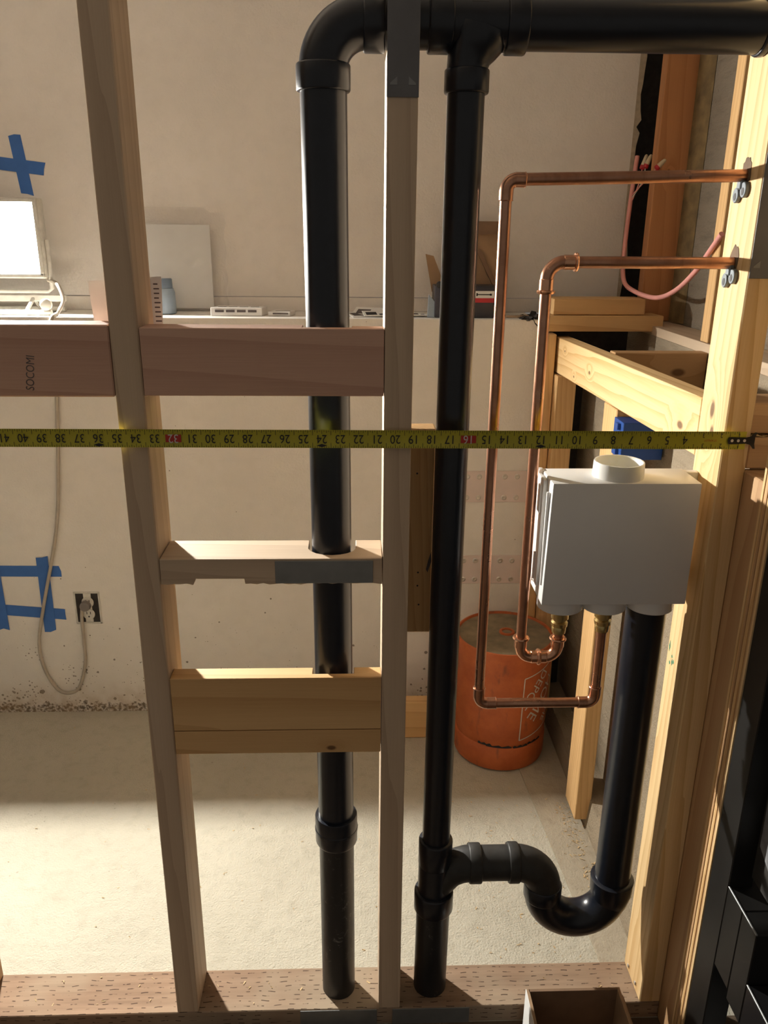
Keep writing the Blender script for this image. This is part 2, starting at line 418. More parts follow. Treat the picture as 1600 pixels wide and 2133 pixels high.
# holes in the post (flat dark brown patches around the pipe)
for hz, hy in ((57.12, 1.9), (52.72, 1.9)):
    hv = []
    for j in range(22):
        a = 2 * math.pi * j / 22; q = .72 + random.uniform(-.08, .12)
        hv.append((hy + q * math.cos(a) * .75, hz + .2 + q * math.sin(a)))
    tag(add('drilled_hole', prism(hv, 'X', 20.405, 20.44), M['darkbrown'], parent=post), 'dark ragged drilled hole')
for ny, nz in ((2.58, 2.1), (1.05, 2.15)):
    add('nail', lathe([(.02, -.12), (.13, -.1), (.15, -.05), (.1, 0)], (20.43, ny, nz), 10, 'X'), M['screw'], parent=post, smooth=True)
gv = []
for (gy, gz, l) in ((3.2, 28.4, .8), (2.55, 27.7, .5), (2.9, 27.6, .3), (2.35, 27.9, .35), (2.65, 28.2, .25)):
    gv.append(prism([(gy, gz), (gy + .1, gz + l * .5), (gy + .02, gz + l), (gy - .1, gz + l * .45)], 'X', 20.418, 20.431))
tag(add('crayon_mark', cat(*gv), M['green'], parent=post), 'green crayon scribble')

# second post and laminated strip in front
board('jack_stud', 'short brown stud nailed against the front of the pale post', 21.94, 23.4, -2.25, .5, 0, 41.6, wd('fir', 'Z', contrast=1.1), 'stud')
lam = thing('plywood_strip', 'layered plywood strip beside the black rack', 'board', (22.6, -3, 0))
for i in range(7):
    xa = 21.86 + (.05 if i % 2 else 0)
    add('ply', box(xa, 23.4, -3.78 + i * .215, -3.78 + (i + 1) * .215 - .012, 0, 58, .01), wd(['pale', 'fir', 'honey'][i % 3], 'Z', ring=3), parent=lam)
board('header_block', 'brown block end right of the post above the short stud', 21.97, 30, .3, 3.2, 43.7, 45.4, wd('fir', 'X'), 'block')
board('sill_block', 'brown block with wood shavings above the short stud', 21.97, 30, .1, 3.3, 41.7, 43.5, wd('fir', 'X'), 'block')

# blocking between the studs
ub = tag(add('blocking', prism([(-11.28, 0), (1.48, 0), (1.48, 1.3), (-.22, 1.3), (-.22, .66), (-2.86, .66), (-2.86, 1.7), (-11.28, 1.9)], 'Z', 45.8, 49.36, .03), wd('red', 'X', ring=.7)), 'upper reddish horizontal block in front of the left vent pipe', 'block', 'horizontal blocks between studs')
lb = board('blocking', 'horizontal block at the left edge stamped with dark letters', -26.3, -12.86, 0, 2.0, 45.72, 49.5, wd('red', 'X', ring=.7), 'block', group='horizontal blocks between studs')
add('ink_stamp', text('SOCOMI', (-17.12, -.012, 47.0), (0.13, 0, 1), (-1, 0, .13), .62, .78), M['fade'], parent=lb)
# middle block: flat 2x4 slotted around the pipe, notched below
bm = bmesh.new()
mbv = prism([(-11.28, 0), (1.48, 0), (1.48, 3.0), (-.05, 3.0), (-.05, 1.7)] + [(-1.45 + 1.4 * math.cos(math.radians(a)), 1.8 + 1.25 * math.sin(math.radians(a)) * .95) for a in range(-10, -171, -20)] + [(-2.85, 1.7), (-2.85, 3.0), (-11.28, 3.0)], 'Z', 35.12, 36.35, .03)
mb = tag(add('blocking', mbv, wd('grey', 'X')), 'middle flat block with chewed lower edge and a steel plate', 'block', 'horizontal blocks between studs')
low = []
for a, b in ((-11.28, -9.45), (-6.5, 1.48)):
    top = [(a, 35.14)]; n_ = int((b - a) / .35)
    prof = [(a, 34.82)] + [(a + (b - a) * i / n_, 34.80 + random.uniform(-.06, .06)) for i in range(1, n_)] + [(b, 34.75)]
    prof = [(a if a < -7 else a + .05, 34.8)] + prof[1:]
    low.append(prism(prof + [(b + (.15 if b < 0 else 0), 35.14), (a, 35.14)], 'Y', .005, .62))
tag(add('lower_edge', cat(*low), wd('grey', 'X'), parent=mb), 'splintered lower edge')
# low block: two boards, notched behind
nt = [(-11.42, 0), (1.48, 0), (1.48, 1.25), (-.18, 1.25), (-.18, .5), (-2.7, .5), (-2.7, 1.25), (-11.42, 1.25)]
nt = [(max(x, -11.29), y) for x, y in nt]
tag(add('blocking', prism(nt, 'Z', 24.9, 28.55, .03), wd('honey', 'X', ring=.8)), 'wide honey-coloured block, upper board of the lowest pair', 'block', 'horizontal blocks between studs')
tag(add('blocking', prism(nt, 'Z', 23.2, 24.84, .03), wood('honey2', *HONEY, axis='X', knots=[(3.3, -.62, .35, .2)], ring=.7)), 'thin honey-coloured block, lower board of the lowest pair', 'block', 'horizontal blocks between studs')
# sistered scrap beside the middle stud
sb = board('scrap_board', 'short upright board hanging behind the middle stud beside the vent pipe', 3.1, 4.68, 2.95, 4.45, 30.05, 43.3, wd('honey', 'Z'), 'board')
for nz in (42.6, 41.0, 34.6, 33.7, 32.4):
    add('nail_hole', lathe([(.06, -.01), (.06, .01)], (3.75 + random.uniform(-.15, .15), 2.95, nz - .4), 8, 'Y'), M['ink'], parent=sb)
tag(add('ink_smudge', prism([(4.4, 34.2), (4.62, 34.9), (4.6, 35.6), (4.42, 35.0), (4.3, 34.4)], 'Y', 2.938, 2.952), M['fade'], parent=sb), 'blue-grey smudge')

# steel nail plates
def nail_plate(label, x0, x1, z0, z1, mat, vertical, punched=False):
    p = thing('nail_plate', label, 'plate', ((x0 + x1) / 2, -.03, z0), 'steel nail plates')
    add('plate', box(x0, x1, -.065, -.003, z0, z1, .015), mat, parent=p)
    if punched:
        for s in (-1, 1):
            cx = (x0 + x1) / 2 + s * (x1 - x0) * .27
            zz_ = z0 + .55
            add('punched_tooth', prism([(cx - s * .14, zz_ - .02), (cx + s * .2, zz_ - .02), (cx + s * .2, zz_ + .06), (cx - s * .14, zz_ + .34)][::s], 'Y', -.085, -.06), M['steel'], parent=p)
    return p
nail_plate('grey steel plate covering the top of the middle stud', 1.5, 3.04, 60.3, 68, M['steeldk'], True, True)
nail_plate('grey steel plate on the pale post by the copper pipes', 20.46, 21.95, 52.05, 58.1, M['steeldk'], True, True)
nail_plate('grey steel plate on the middle block in front of the pipe', -4.7, .95, 34.85, 36.25, M['steel'], False)
nail_plate('steel plate on the bottom plate below the left vent pipe', -4.1, 1.38, 0, 1.42, M['steel'], False)
nail_plate('steel plate on the bottom plate below the right vent pipe', 2.5, 8.05, 0, 1.42, M['steel'], False)

# ------------------------------------------------------------------ black drain and vent pipes
YP = 1.92
dr = thing('drain_pipe', 'black plastic drain and vent pipes with trap, tees and elbow', 'pipe', (5.5, YP, 1.5))
def P_(name, vf, mat='abs', label=None, parent=None):
    o = add(name, vf, M[mat], parent=parent or dr, smooth=True)
    if label: o['label'] = label
    return o
def hub(a, b, r, lip=.06, n=28):
    a = Vector(a); b = Vector(b); d = (b - a).normalized()
    return tube([a, a + d * .02, a + d * .09, b - d * .09, b - d * .02, b], [r - lip, r - .03, r, r, r - .03, r - lip], n)
# left vertical run
P_('vent_pipe', tube([(-1.415, YP, 15.9), (-1.48, YP, 36), (-1.60, YP, 61.6)], 1.18, 32), label='left vertical pipe')
P_('vent_pipe', tube([(-1.38, YP, 1.5), (-1.41, YP, 15.8)], 1.18, 32), 'scuff', label='scuffed foot of the left pipe')
cpl = P_('coupling', tube([(-1.41, YP, 14.75), (-1.41, YP, 14.8), (-1.41, YP, 14.95), (-1.415, YP, 16.9), (-1.415, YP, 17.0), (-1.415, YP, 17.0)], [1.2, 1.36, 1.42, 1.42, 1.38, 1.2], 32), label='coupling low on the left pipe')
P_('stop_ring', tube([(-1.41, YP, 15.75), (-1.41, YP, 15.8), (-1.41, YP, 15.95), (-1.41, YP, 16.0)], [1.41, 1.455, 1.455, 1.41], 32), parent=cpl)
el = P_('elbow', tube(arc(.55, 61.7, 2.15, 180, 90, YP, 16), [1.22] * 17, 32), label='wide elbow at the top of the left pipe')
P_('hub', hub((-1.6, YP, 60.75), (-1.6, YP, 62.0), 1.36), parent=el)
P_('hub', hub((.4, YP, 63.85), (1.45, YP, 63.85), 1.36), parent=el)
P_('vent_pipe', tube([(1.3, YP, 63.85), (3.75, YP, 63.85)], 1.18, 32), label='short run behind the middle stud')
te = P_('tee', tube([(3.6, YP, 63.87), (8.4, YP, 63.87)], 1.24, 32), label='tee on the horizontal pipe')
P_('hub', hub((3.55, YP, 63.87), (4.75, YP, 63.87), 1.38), parent=te)
P_('hub', hub((7.35, YP, 63.87), (8.4, YP, 63.87), 1.38), parent=te)
# swept branch
br = [(5.56, YP, 61.2), (5.56, YP, 61.9), (5.62, YP, 62.3), (5.75, YP, 62.7), (5.95, YP, 63.2), (6.05, YP, 63.6)]
P_('branch', tube(br, [1.02, 1.02, 1.08, 1.25, 1.5, 1.5], 28), parent=te)
P_('hub', hub((5.56, YP, 60.75), (5.56, YP, 61.85), 1.13), parent=te)
P_('rating_mark', box(5.55, 6.4, YP - 1.02, YP - .9, 64.5, 64.62, .03), 'absd', parent=te)
P_('vent_pipe', tube([(8.2, YP, 63.87), (20.40, YP, 63.9)], 1.18, 32), label='long horizontal pipe at the top right')
P_('coupling', hub((20.02, YP, 63.9), (20.41, YP, 63.9), 1.29), label='hub against the post')
# right vertical run
P_('vent_pipe', tube([(5.42, YP, 14.0), (5.55, YP, 61.2)], .95, 28), label='thinner vertical pipe of the trap')
P_('vent_pipe', tube([(5.33, YP, 1.5), (5.40, YP, 9.6)], 1.18, 32), 'scuff', label='short pipe standing on the bottom plate')
st = P_('tee', tube([(5.40, YP, 8.9), (5.41, YP, 14.2)], 1.14, 30), label='sanitary tee low on the thinner pipe')
P_('hub', hub((5.41, YP, 12.7), (5.41, YP, 14.75), 1.17), parent=st)
P_('hub', hub((5.40, YP, 8.75), (5.40, YP, 10.35), 1.38), parent=st)
YT = 1.95
sw = [(5.5, YP, 10.6), (5.9, YP, 11.2), (6.4, YT, 11.9), (7.0, YT, 12.35), (7.6, YT, 12.52), (8.0, YT, 12.55)]
P_('branch', tube(sw, [1.0, 1.05, 1.12, 1.2, 1.22, 1.22], 28), 'absd', parent=st)
P_('hub', hub((7.75, YT, 12.55), (8.6, YT, 12.55), 1.36), 'absd', parent=st)
P_('trap_arm', tube([(8.4, YT, 12.55), (11.0, YT, 12.55)], 1.19, 30), 'absd', label='dusty horizontal trap arm')
e2 = P_('elbow', tube([(10.55, YT, 12.55)] + arc(11.0, 10.4, 2.15, 90, 0, YT, 14) + [(13.15, YT, 10.0)], 1.24, 30), 'absd', label='quarter bend of the trap')
P_('hub', hub((10.5, YT, 12.55), (11.25, YT, 12.55), 1.38), 'absd', parent=e2)
tr = P_('trap_bend', tube([(13.15, YT, 10.4)] + arc(15.6, 10.0, 2.45, 180, 360, YT, 24) + [(18.05, YT, 10.6)], 1.27, 32), label='U-shaped trap bend')
P_('hub', hub((13.15, YT, 9.6), (13.15, YT, 10.75), 1.33), parent=tr)
P_('hub', tube([(18.05, YT, 9.0), (18.05, YT, 10.1), (18.05, YT, 11.1), (18.05, YT, 11.2)], [1.2, 1.46, 1.5, 1.3], 32), parent=tr)
P_('stand_pipe', tube([(18.05, YT, 10.6), (18.05, YT, 32.46)], 1.22, 32), label='standpipe under the white box')

# ------------------------------------------------------------------ copper lines
CY = 1.95
def beaded(a, b, r, n=20):
    a = Vector(a); b = Vector(b); d = (b - a).normalized(); L = (b - a).length
    return tube([a, a + d * .03, a + d * (L - .22), a + d * (L - .2), a + d * (L - .12), a + d * (L - .04), b], [r, r + .03, r + .03, r + .12, r + .16, r + .12, r + .02], n)
def sweat(a, b, r, n=20):
    a = Vector(a); b = Vector(b); d = (b - a).normalized()
    return tube([a, b - d * .05, b - d * .04, b], [r, r, r + .03, r], n)
def valve(par, x, ztop, zbot):
    o = add('valve_fitting', lathe([(.34, zbot - ztop), (.42, zbot - ztop + .02), (.44, zbot - ztop + .35), (.40, zbot - ztop + .45), (.50, zbot - ztop + .5), (.52, zbot - ztop + .75), (.40, zbot - ztop + .85), (.40, zbot - ztop + .98), (.54, zbot - ztop + 1.02), (.54, zbot - ztop + 1.4), (.44, zbot - ztop + 1.45), (.42, 0)], (x, CY, ztop), 8 * 3), M['brass'], parent=par, smooth=True)
    o['label'] = 'brass fitting'
    return o
A = thing('copper_pipe', 'longer copper line, hugging the black vent, higher hole in the post', 'pipe', (14, CY, 25), 'copper supply lines')
def CP(par, name, vf, mat='copper'): return add(name, vf, M[mat], parent=par, smooth=True)
r_ = .315; xa, za = 7.86, 56.80
CP(A, 'pipe', tube([(20.44, CY, 57.13), (8.6, CY, za + .02)], r_, 20))
e = CP(A, 'elbow', tube([(8.75, CY, za)] + arc(8.4, za - .54, .54, 90, 180, CY, 8) + [(7.86, CY, 55.95)], .365, 20))
CP(A, 'collar', sweat((8.3, CY, za), (8.85, CY, za), .375)).parent = A
CP(A, 'collar', sweat((xa, CY, 56.3), (xa, CY, 55.75), .375))
CP(A, 'pipe', tube([(xa, CY, 55.9), (xa, CY, 26.3)], r_, 20))
zb = 25.42
CP(A, 'elbow', tube([(xa, CY, 26.5)] + arc(xa + .54, zb + .54, .54, 180, 270, CY, 8) + [(8.9, CY, zb)], .365, 20))
CP(A, 'collar', sweat((xa, CY, 26.0), (xa, CY, 26.6), .375))
CP(A, 'collar', sweat((8.4, CY, zb), (9.0, CY, zb), .375))
CP(A, 'pipe', tube([(8.8, CY, zb), (14.7, CY, zb)], r_, 20))
xv = 15.38
CP(A, 'elbow', tube([(14.4, CY, zb)] + arc(xv - .54, zb + .54, .54, 270, 360, CY, 8) + [(xv, CY, 26.5)], .365, 20))
CP(A, 'collar', sweat((14.9, CY, zb), (14.3, CY, zb), .375))
CP(A, 'collar', sweat((xv, CY, 26.0), (xv, CY, 26.6), .375))
CP(A, 'pipe', tube([(xv, CY, 26.4), (xv, CY, 30.9)], r_, 20))
valve(A, xv, 32.46, 30.6)
B = thing('copper_pipe', 'shorter copper line with beaded fittings, lower hole in the post', 'pipe', (12, CY, 28), 'copper supply lines')
xb, zt = 10.32, 52.72; zu = 28.78; xe = 12.66
CP(B, 'pipe', tube([(20.44, CY, zt + .02), (11.6, CY, zt)], r_, 20))
CP(B, 'elbow', tube([(11.3, CY, zt)] + arc(xb + .9, zt - .9, .9, 90, 180, CY, 10) + [(xb, CY, 51.5)], .36, 20), 'copper')
CP(B, 'press_end', beaded((11.15, CY, zt), (11.95, CY, zt), .36), 'copperb')
CP(B, 'press_end', beaded((xb, CY, 51.85), (xb, CY, 51.05), .36), 'copperb')
CP(B, 'pipe', tube([(xb, CY, 51.5), (xb, CY, 29.9)], r_, 20))
CP(B, 'elbow', tube([(xb, CY, 30.0)] + arc(xb + .75, zu + .75, .75, 180, 270, CY, 10) + [(11.5, CY, zu)], .36, 20), 'copperb')
CP(B, 'press_end', beaded((xb, CY, 29.5), (xb, CY, 30.25), .37), 'copperb')
CP(B, 'press_end', beaded((11.0, CY, zu), (11.6, CY, zu), .37), 'copperb')
CP(B, 'elbow', tube([(11.3, CY, zu)] + arc(xe - .75, zu + .75, .75, 270, 360, CY, 10) + [(xe, CY, 30.3)], .36, 20), 'copperb')
CP(B, 'press_end', beaded((12.0, CY, zu), (11.4, CY, zu), .37), 'copperb')
CP(B, 'press_end', beaded((xe, CY, 29.5), (xe, CY, 30.2), .38), 'copperb')
CP(B, 'pipe', tube([(xe, CY, 29.9), (xe, CY, 30.9)], r_, 20))
valve(B, xe, 32.46, 30.5)
# two-hole clamps below the pipes on the post
def clamp(label, y, z):
    c = thing('pipe_clamp', label, 'clamp', (20.3, y, z - .6), 'clamps on the pale post')
    for s, dz in ((-1, .12), (1, -.12)):
        q = [(y + s * .42 + .34 * math.cos(math.radians(a)), z + dz + .40 * math.sin(math.radians(a))) for a in range(0, 360, 24)]
        lobe = add('ear', prism(q, 'X', 20.2, 20.425, .03), M['zinc'], parent=c, smooth=True)
        add('slot', prism([(y + s * .42 + .15 * math.cos(math.radians(a)), z - .08 + dz + .2 * math.sin(math.radians(a))) for a in range(0, 360, 40)], 'X', 20.185, 20.21), M['ink'], parent=lobe)
    add('saddle', box(20.12, 20.425, y - .25, y + .25, z + .15, z + .75, .06), M['zinc'], parent=c)
clamp('grey metal clamp under the higher copper pipe', 2.0, 56.3)
clamp('grey metal clamp under the lower copper pipe', 1.9, 51.95)

# ------------------------------------------------------------------ white outlet box
wb = thing('outlet_box', 'white plastic washer outlet box hung against the pale post', 'box', (15.3, 1.6, 33.3))
def W(name, vf, smooth=True, par=None): return add(name, vf, M['white'], parent=par or wb, smooth=smooth)
bm = bmesh.new(); bmesh.ops.create_cube(bm, size=1)
for v in bm.verts:
    top = v.co.z > 0
    x = (11.1 if top else 10.95) if v.co.x < 0 else 19.62
    v.co = Vector((x, 0.03 if v.co.y < 0 else 3.2, 40.85 if top else 33.3))
bmesh.ops.bevel(bm, geom=bm.edges[:], offset=.075, segments=2, profile=.5, affect='EDGES'); bm.verts.index_update()
W('body', bm_out(bm))
cup = W('top_collar', lathe([(1.30, 0), (1.48, .0), (1.44, .85), (1.42, .9), (1.34, .9), (1.30, .84), (1.26, .25), (.02, .25)], (15.25, 1.62, 40.84), 40))
for cx, r in ((12.45, 1.36), (15.15, 1.36), (18.0, 1.42)):
    W('bottom_collar', lathe([(r - .1, -.85), (r, -.78), (r + .02, 0), (r - .2, .02)], (cx, 1.55, 33.32), 36))
fl = W('side_flange', box(10.82, 11.08, 1.3, 3.15, 34.0, 40.7, .06, 2))
W('rib', box(10.72, 10.86, 1.5, 2.2, 38.6, 40.3, .05, 2), par=fl)
W('rib', box(10.72, 10.86, 1.9, 2.9, 34.2, 36.0, .05, 2), par=fl)
W('rib', box(10.88, 11.06, .45, .62, 34.4, 40.2, .05, 2), par=fl)
W('corner_lip', box(10.84, 11.2, 2.7, 3.3, 33.7, 40.9, .08, 2), par=fl)
W('mount_tab', box(19.5, 20.43, 2.55, 3.05, 39.5, 40.8, .05))
W('mount_tab', box(19.5, 20.43, 2.55, 3.05, 33.8, 35.0, .05))

# ------------------------------------------------------------------ tape measure
tp = thing('tape_measure', 'yellow tape measure blade stretched level across the studs', 'tape measure', (0, -.2, 43))
nx = 60; X0, X1 = -34.0, 21.55; V, F = [], []
def tz(x): return 43.50 - .0030 * (x - 2)
def ty(x, t): return -.30 + .05 * (1 - (2 * t - 1) ** 2) - 0.0
for i in range(nx + 1):
    x = X0 + (X1 - X0) * i / nx
    for j in range(7):
        t = j / 6; V.append((x, ty(x, t), tz(x) - .5 + t))
for i in range(nx):
    for j in range(6):
        a = i * 7 + j; F.append((a, a + 7, a + 8, a + 1))
n0 = len(V); V += [(x, y + .012, z) for x, y, z in V]; F += [tuple(n0 + q for q in f[::-1]) for f in F]
bl = add('blade', (V, F), M['tape'], parent=tp, smooth=True)
nums, ticks, reds, sdi = [], [], [], []
for k in range(1, 42):
    cx = 22.13 - k
    sz = .46 if k > 3 else .36
    if k in (16, 32):
        reds.append(box(cx - .42, cx + .42, -.318, -.312, tz(cx) - .20, tz(cx) + .22))
    if k > 3: nums.append(text(str(k), (cx, -.322, tz(cx) + .02), (-1, 0, 0), (0, 0, -1), sz * 1.5, .86))
    else:
        for dz in (.29, -.29): nums.append(text(str(k), (cx + .02, -.322, tz(cx) + dz), (-1, 0, 0), (0, 0, -1), sz, .9))
for k in range(16, 42 * 16, 2):
    x = 22.13 - .5 - k / 16 + .5 - .0
    L = .34 if k % 16 == 8 else .2 if k % 8 == 0 else .15 if k % 4 == 0 else .09
    if k % 16 == 8: L = .28
    z = tz(x)
    for s in (-1, 1):
        zz_ = z + s * .49; ticks.append(([(x - .012, -.31, zz_), (x + .012, -.31, zz_), (x + .012, -.318, zz_ - s * L), (x - .012, -.318, zz_ - s * L)], [(0, 1, 2, 3)]))
for k in (12, 24, 36):
    x = 22.13 - k + .0
    sdi.append(prism([(x - .28, tz(x) - .36), (x, tz(x) - .46), (x + .28, tz(x) - .36), (x, tz(x) - .27)], 'Y', -.319, -.313))
for i_, q in enumerate(nums): add('printed_number', q, M['dirtw'] if i_ in (18, 34) else M['ink'], parent=tp)
for q in sdi: add('stud_mark', q, M['ink'], parent=tp)
add('tick_marks', cat(*ticks), M['ink'], parent=tp)
for q in reds: add('red_flag', q, M['redink'], parent=tp)
add('maker_name', text('STANLEY', (19.55, -.318, tz(19.6)), (-1, 0, 0), (0, 0, -1), .17, 1.0), M['redink'], parent=tp)
hk = [(21.55 - .95, .0)] + [(21.55 - .75 + -.2 * math.cos(math.radians(a)), .19 * math.sin(math.radians(a))) for a in range(-60, 61, 30)]
zc = tz(21)
out = [(20.55, -.16), (20.62, -.2), (21.55, -.17), (21.8, -.24), (21.98, -.46), (22.1, -.46), (22.03, -.2), (22.03, .2), (22.1, .46), (21.98, .46), (21.8, .24), (21.55, .17), (20.62, .2), (20.55, .16), (20.5, 0)]
hk = add('hook', prism([(x, zc + z) for x, z in out], 'Y', -.345, -.315), M['blackgl'], parent=tp)
for hx in (20.75, 21.1, 21.45):
    add('rivet', lathe([(.08, 0), (.085, -.012), (.06, -.02)], (hx, -.345, zc), 12, 'Y'), M['screw'], parent=hk)

# ------------------------------------------------------------------ right-hand furring behind the post
def tiltbeam(y0, y1, za_, zb_, x0, x1, h):
    return prism([(y0, za_ - h), (y1, zb_ - h), (y1, zb_), (y0, za_)], 'X', x0, x1, .06)
fk = [(-.7, -16.0, 2.2, .33), (-.7, -15.5, 1.0, .28), (-.7, 5, 2.0, .2), (-.7, 10, .8, .14), (-.7, 14, 2.6, .14)]
tag(add('furring_rail', tiltbeam(3.52, 41.0, 45.06, 44.1, 20.43, 21.9, 3.5), wood('rail', (.84, .63, .34), (.60, .36, .14), axis='Y', knots=fk, ring=1.6, contrast=1.5)), 'pale knotty rail running back from the post to the far wall', 'rail')
board('furring_stud', 'lone upright stud behind the copper loop with the blue box on it', 20.85, 22.3, 20.0, 23.5, .9, 40.8, wd('honey', 'Z'), 'stud')
board('furring_stud', 'far doubled stud left of the dark gap, its narrow outer piece', 18.95, 20.15, 38.9, 40.7, 0.15, 44.5, wd('honey', 'Z'), 'stud')
board('furring_stud', 'far doubled stud left of the dark gap, its wider inner piece', 20.22, 22.2, 37.6, 40.8, 0.15, 40.5, wd('honey', 'Z'), 'stud')
board('stacked_board', 'lower of two short boards stacked on the ledge end', 19.2, 31.0, 39.3, 42.6, 44.75, 46.3, wd('honey', 'X'), 'board', group='boards stacked on the ledge end', rot=(0, 0, math.radians(2)))
board('stacked_board', 'upper of two short boards stacked on the ledge end', 19.7, 29.2, 39.9, 43.2, 46.34, 47.9, wd('honey', 'X'), 'board', group='boards stacked on the ledge end', rot=(0, 0, math.radians(2.5)))
board('cross_board', 'brown cross board with a dark knot behind the rail', 21.95, 29.95, 25.4, 26.9, 41.05, 44.6, wood('knotb', (.50, .31, .15), (.30, .16, .06), axis='X', knots=[(1.6, -.75, 1.9, .42)]), 'board')
board('corner_stud', 'reddish stud in the far right corner behind the pink cable', 30.1, 33.55, 44.0, 45.5, 45.35, 84, wood('redfir', (.56, .27, .12), (.37, .15, .055), axis='Z', knots=[(-.4, -.75, 14.6, .22)]), 'stud')
board('corner_stud', 'thin stud edge just left of the pale post, behind both copper pipes', 30.0, 33.55, 26.1, 27.6, 45.35, 84, wd('honey', 'Z'), 'stud')
tag(add('olive_strip', prism([(33.0, 43.4), (33.55, 43.4), (33.55, 40.6), (33.3, 41.3), (33.1, 42.4)], 'Z', 45.4, 84), plain('olive_brown', (.20, .13, .05), .9, 0, .3, 30)), 'olive-brown strip beside the reddish corner stud', 'band')  # thin olive-brown strip along the corner stud

# blue electrical box
bb = thing('junction_box', 'blue plastic electrical box nailed on the lone stud', 'electrical box', (22.2, 18.9, 37.3))
bw = .12
add('back', box(20.7, 24.0, 17.6, 17.75, 37.35, 40.3, .03), M['bbox'], parent=bb)
add('side', box(20.7, 20.82, 17.75, 19.95, 37.35, 40.3, .02), M['bbox'], parent=bb)
add('side', box(23.88, 24.0, 17.75, 19.95, 37.35, 40.3, .02), M['bbox'], parent=bb)
add('top', box(20.82, 23.88, 17.75, 19.95, 40.18, 40.3, .02), M['bbox'], parent=bb)
add('bottom', box(20.82, 23.88, 17.75, 19.95, 37.35, 37.47, .02), M['bbox'], parent=bb)
add('nail_lug', box(20.45, 20.72, 18.3, 18.9, 39.6, 40.1, .03), M['bbox'], parent=bb)
add('nail_lug', box(20.45, 20.72, 18.3, 18.9, 37.6, 38.1, .03), M['bbox'], parent=bb)

# pink cable with wire nuts
pc = thing('electrical_cable', 'pink cable looping from the broken drywall to the thin stud', 'cable', (30, 40, 48))
cab = [(29.4, 48.0, 61.77), (28.81, 47.0, 56.82), (28.07, 45.0, 52.05), (28.04, 44.0, 49.44), (28.65, 42.0, 48.5), (29.5, 38.0, 48.2), (29.8, 34.0, 49.2), (29.75, 30.0, 51.0), (29.72, 27.2, 52.9), (29.7, 25.4, 54.2)]
add('sheath', tube(spline(cab, 8), .23, 10), M['pink'], parent=pc, smooth=True)
cab2 = [(29.3, 47.6, 57.5), (29.6, 47.2, 59.2), (29.75, 47.0, 60.5)]
for i, (a, b) in enumerate((((29.71, 47.0, 60.55), (30.06, 47.0, 61.84)), ((29.71, 46.0, 60.58), (30.2, 46.0, 61.75)), ((29.95, 43.4, 60.3), (30.75, 43.3, 61.1)))):
    a, b = Vector(a), Vector(b); d = (b - a)
    add('wire', tube(spline([(29.0, 47.0, 57.4 + i * .3), (29.5, 46.8 - i * .9, 59.2), a], 6), .06, 8), M['dirtw'] if i == 1 else M['pink'], parent=pc, smooth=True)
    nn = add('wire_nut', tube([a + d * .18, a + d * .25, a + d * .9, b], [.24, .26, .19, .1], 12), M['nut'], parent=pc, smooth=True)
    add('wire_nut_base', tube([a - d * .1, a - d * .05, a + d * .2], [.2, .29, .28], 12), M['red'], parent=nn, smooth=True)

# ------------------------------------------------------------------ things on and by the back wall
# straps
def strap(label, x0, x1, z0, z1):
    s = thing('metal_strap', label, 'strap', ((x0 + x1) / 2, 40.95, z0), 'pinkish steel straps on the stem wall')
    add('plate', box(x0, x1, 40.86, 40.995, z0, z1, .04), M['strap'], parent=s)
    for zz_ in (z0 + .55, z1 - .62):
        for x in (12.05, 13.35, 16.15, 17.5):
            add('screw', lathe([(.3, 0), (.3, -.03), (.2, -.08), (.06, -.04)], (x, 40.86, zz_), 14, 'Y'), M['screw'], parent=s, smooth=True)
strap('upper pinkish steel strap with eight screws on the stem wall', 6.5, 18.6, 26.1, 29.65)
strap('lower pinkish steel strap with eight screws on the stem wall', 6.5, 18.65, 16.35, 19.8)

# orange bucket
bk = thing('bucket', 'upturned orange bucket on the floor under the copper loop', 'bucket', (15.7, 33.4, .13))
BX, BY, BZ = 15.7, 33.4, .13
def brad(z): return 4.78 + (5.12 - 4.78) * z / 14.0
add('shell', lathe([(4.7, 0), (4.82, .08), (4.92, .5), (4.95, 2.6), (4.85, 2.75), (4.78, 2.85), (4.80, 3.05)] + [(brad(z), z) for z in (3.2, 5, 8, 11, 13.4)] + [(5.14, 13.75), (5.08, 13.95), (4.92, 13.95), (4.86, 13.7), (.02, 13.68)], (BX, BY, BZ), 64), M['orange'], parent=bk, smooth=True)
add('end_disc', lathe([(4.85, 0), (4.84, .05), (.02, .06)], (BX, BY, BZ + 13.69), 48), M['bdirt'], parent=bk, smooth=True)
add('gate_ring', lathe([(.55, 0), (.55, .16), (.68, .2), (.8, .16), (.84, 0)], (BX + .3, BY + .35, BZ + 13.74), 28), M['orange'], parent=bk, smooth=True)
gv = []
for (a, wd_, z) in ((-100, 16, 2.95), (-72, 10, 2.9), (-118, 9, 3.05), (-50, 12, 3.0)):
    a0, a1 = math.radians(a - wd_), math.radians(a + wd_); q = 8
    V = []; F = []
    for i in range(q + 1):
        t = a0 + (a1 - a0) * i / q
        for h in (-.1, .12 + .1 * math.sin(i * 2.1)): V.append((BX + 4.86 * math.cos(t), BY + 4.86 * math.sin(t), BZ + z + h))
    for i in range(q): F.append((2 * i, 2 * i + 2, 2 * i + 3, 2 * i + 1))
    gv.append((V, F))
tag(add('dark_patches', cat(*gv), M['ink'], parent=bk), 'black patches in the groove')  # black patches set along the groove above the band
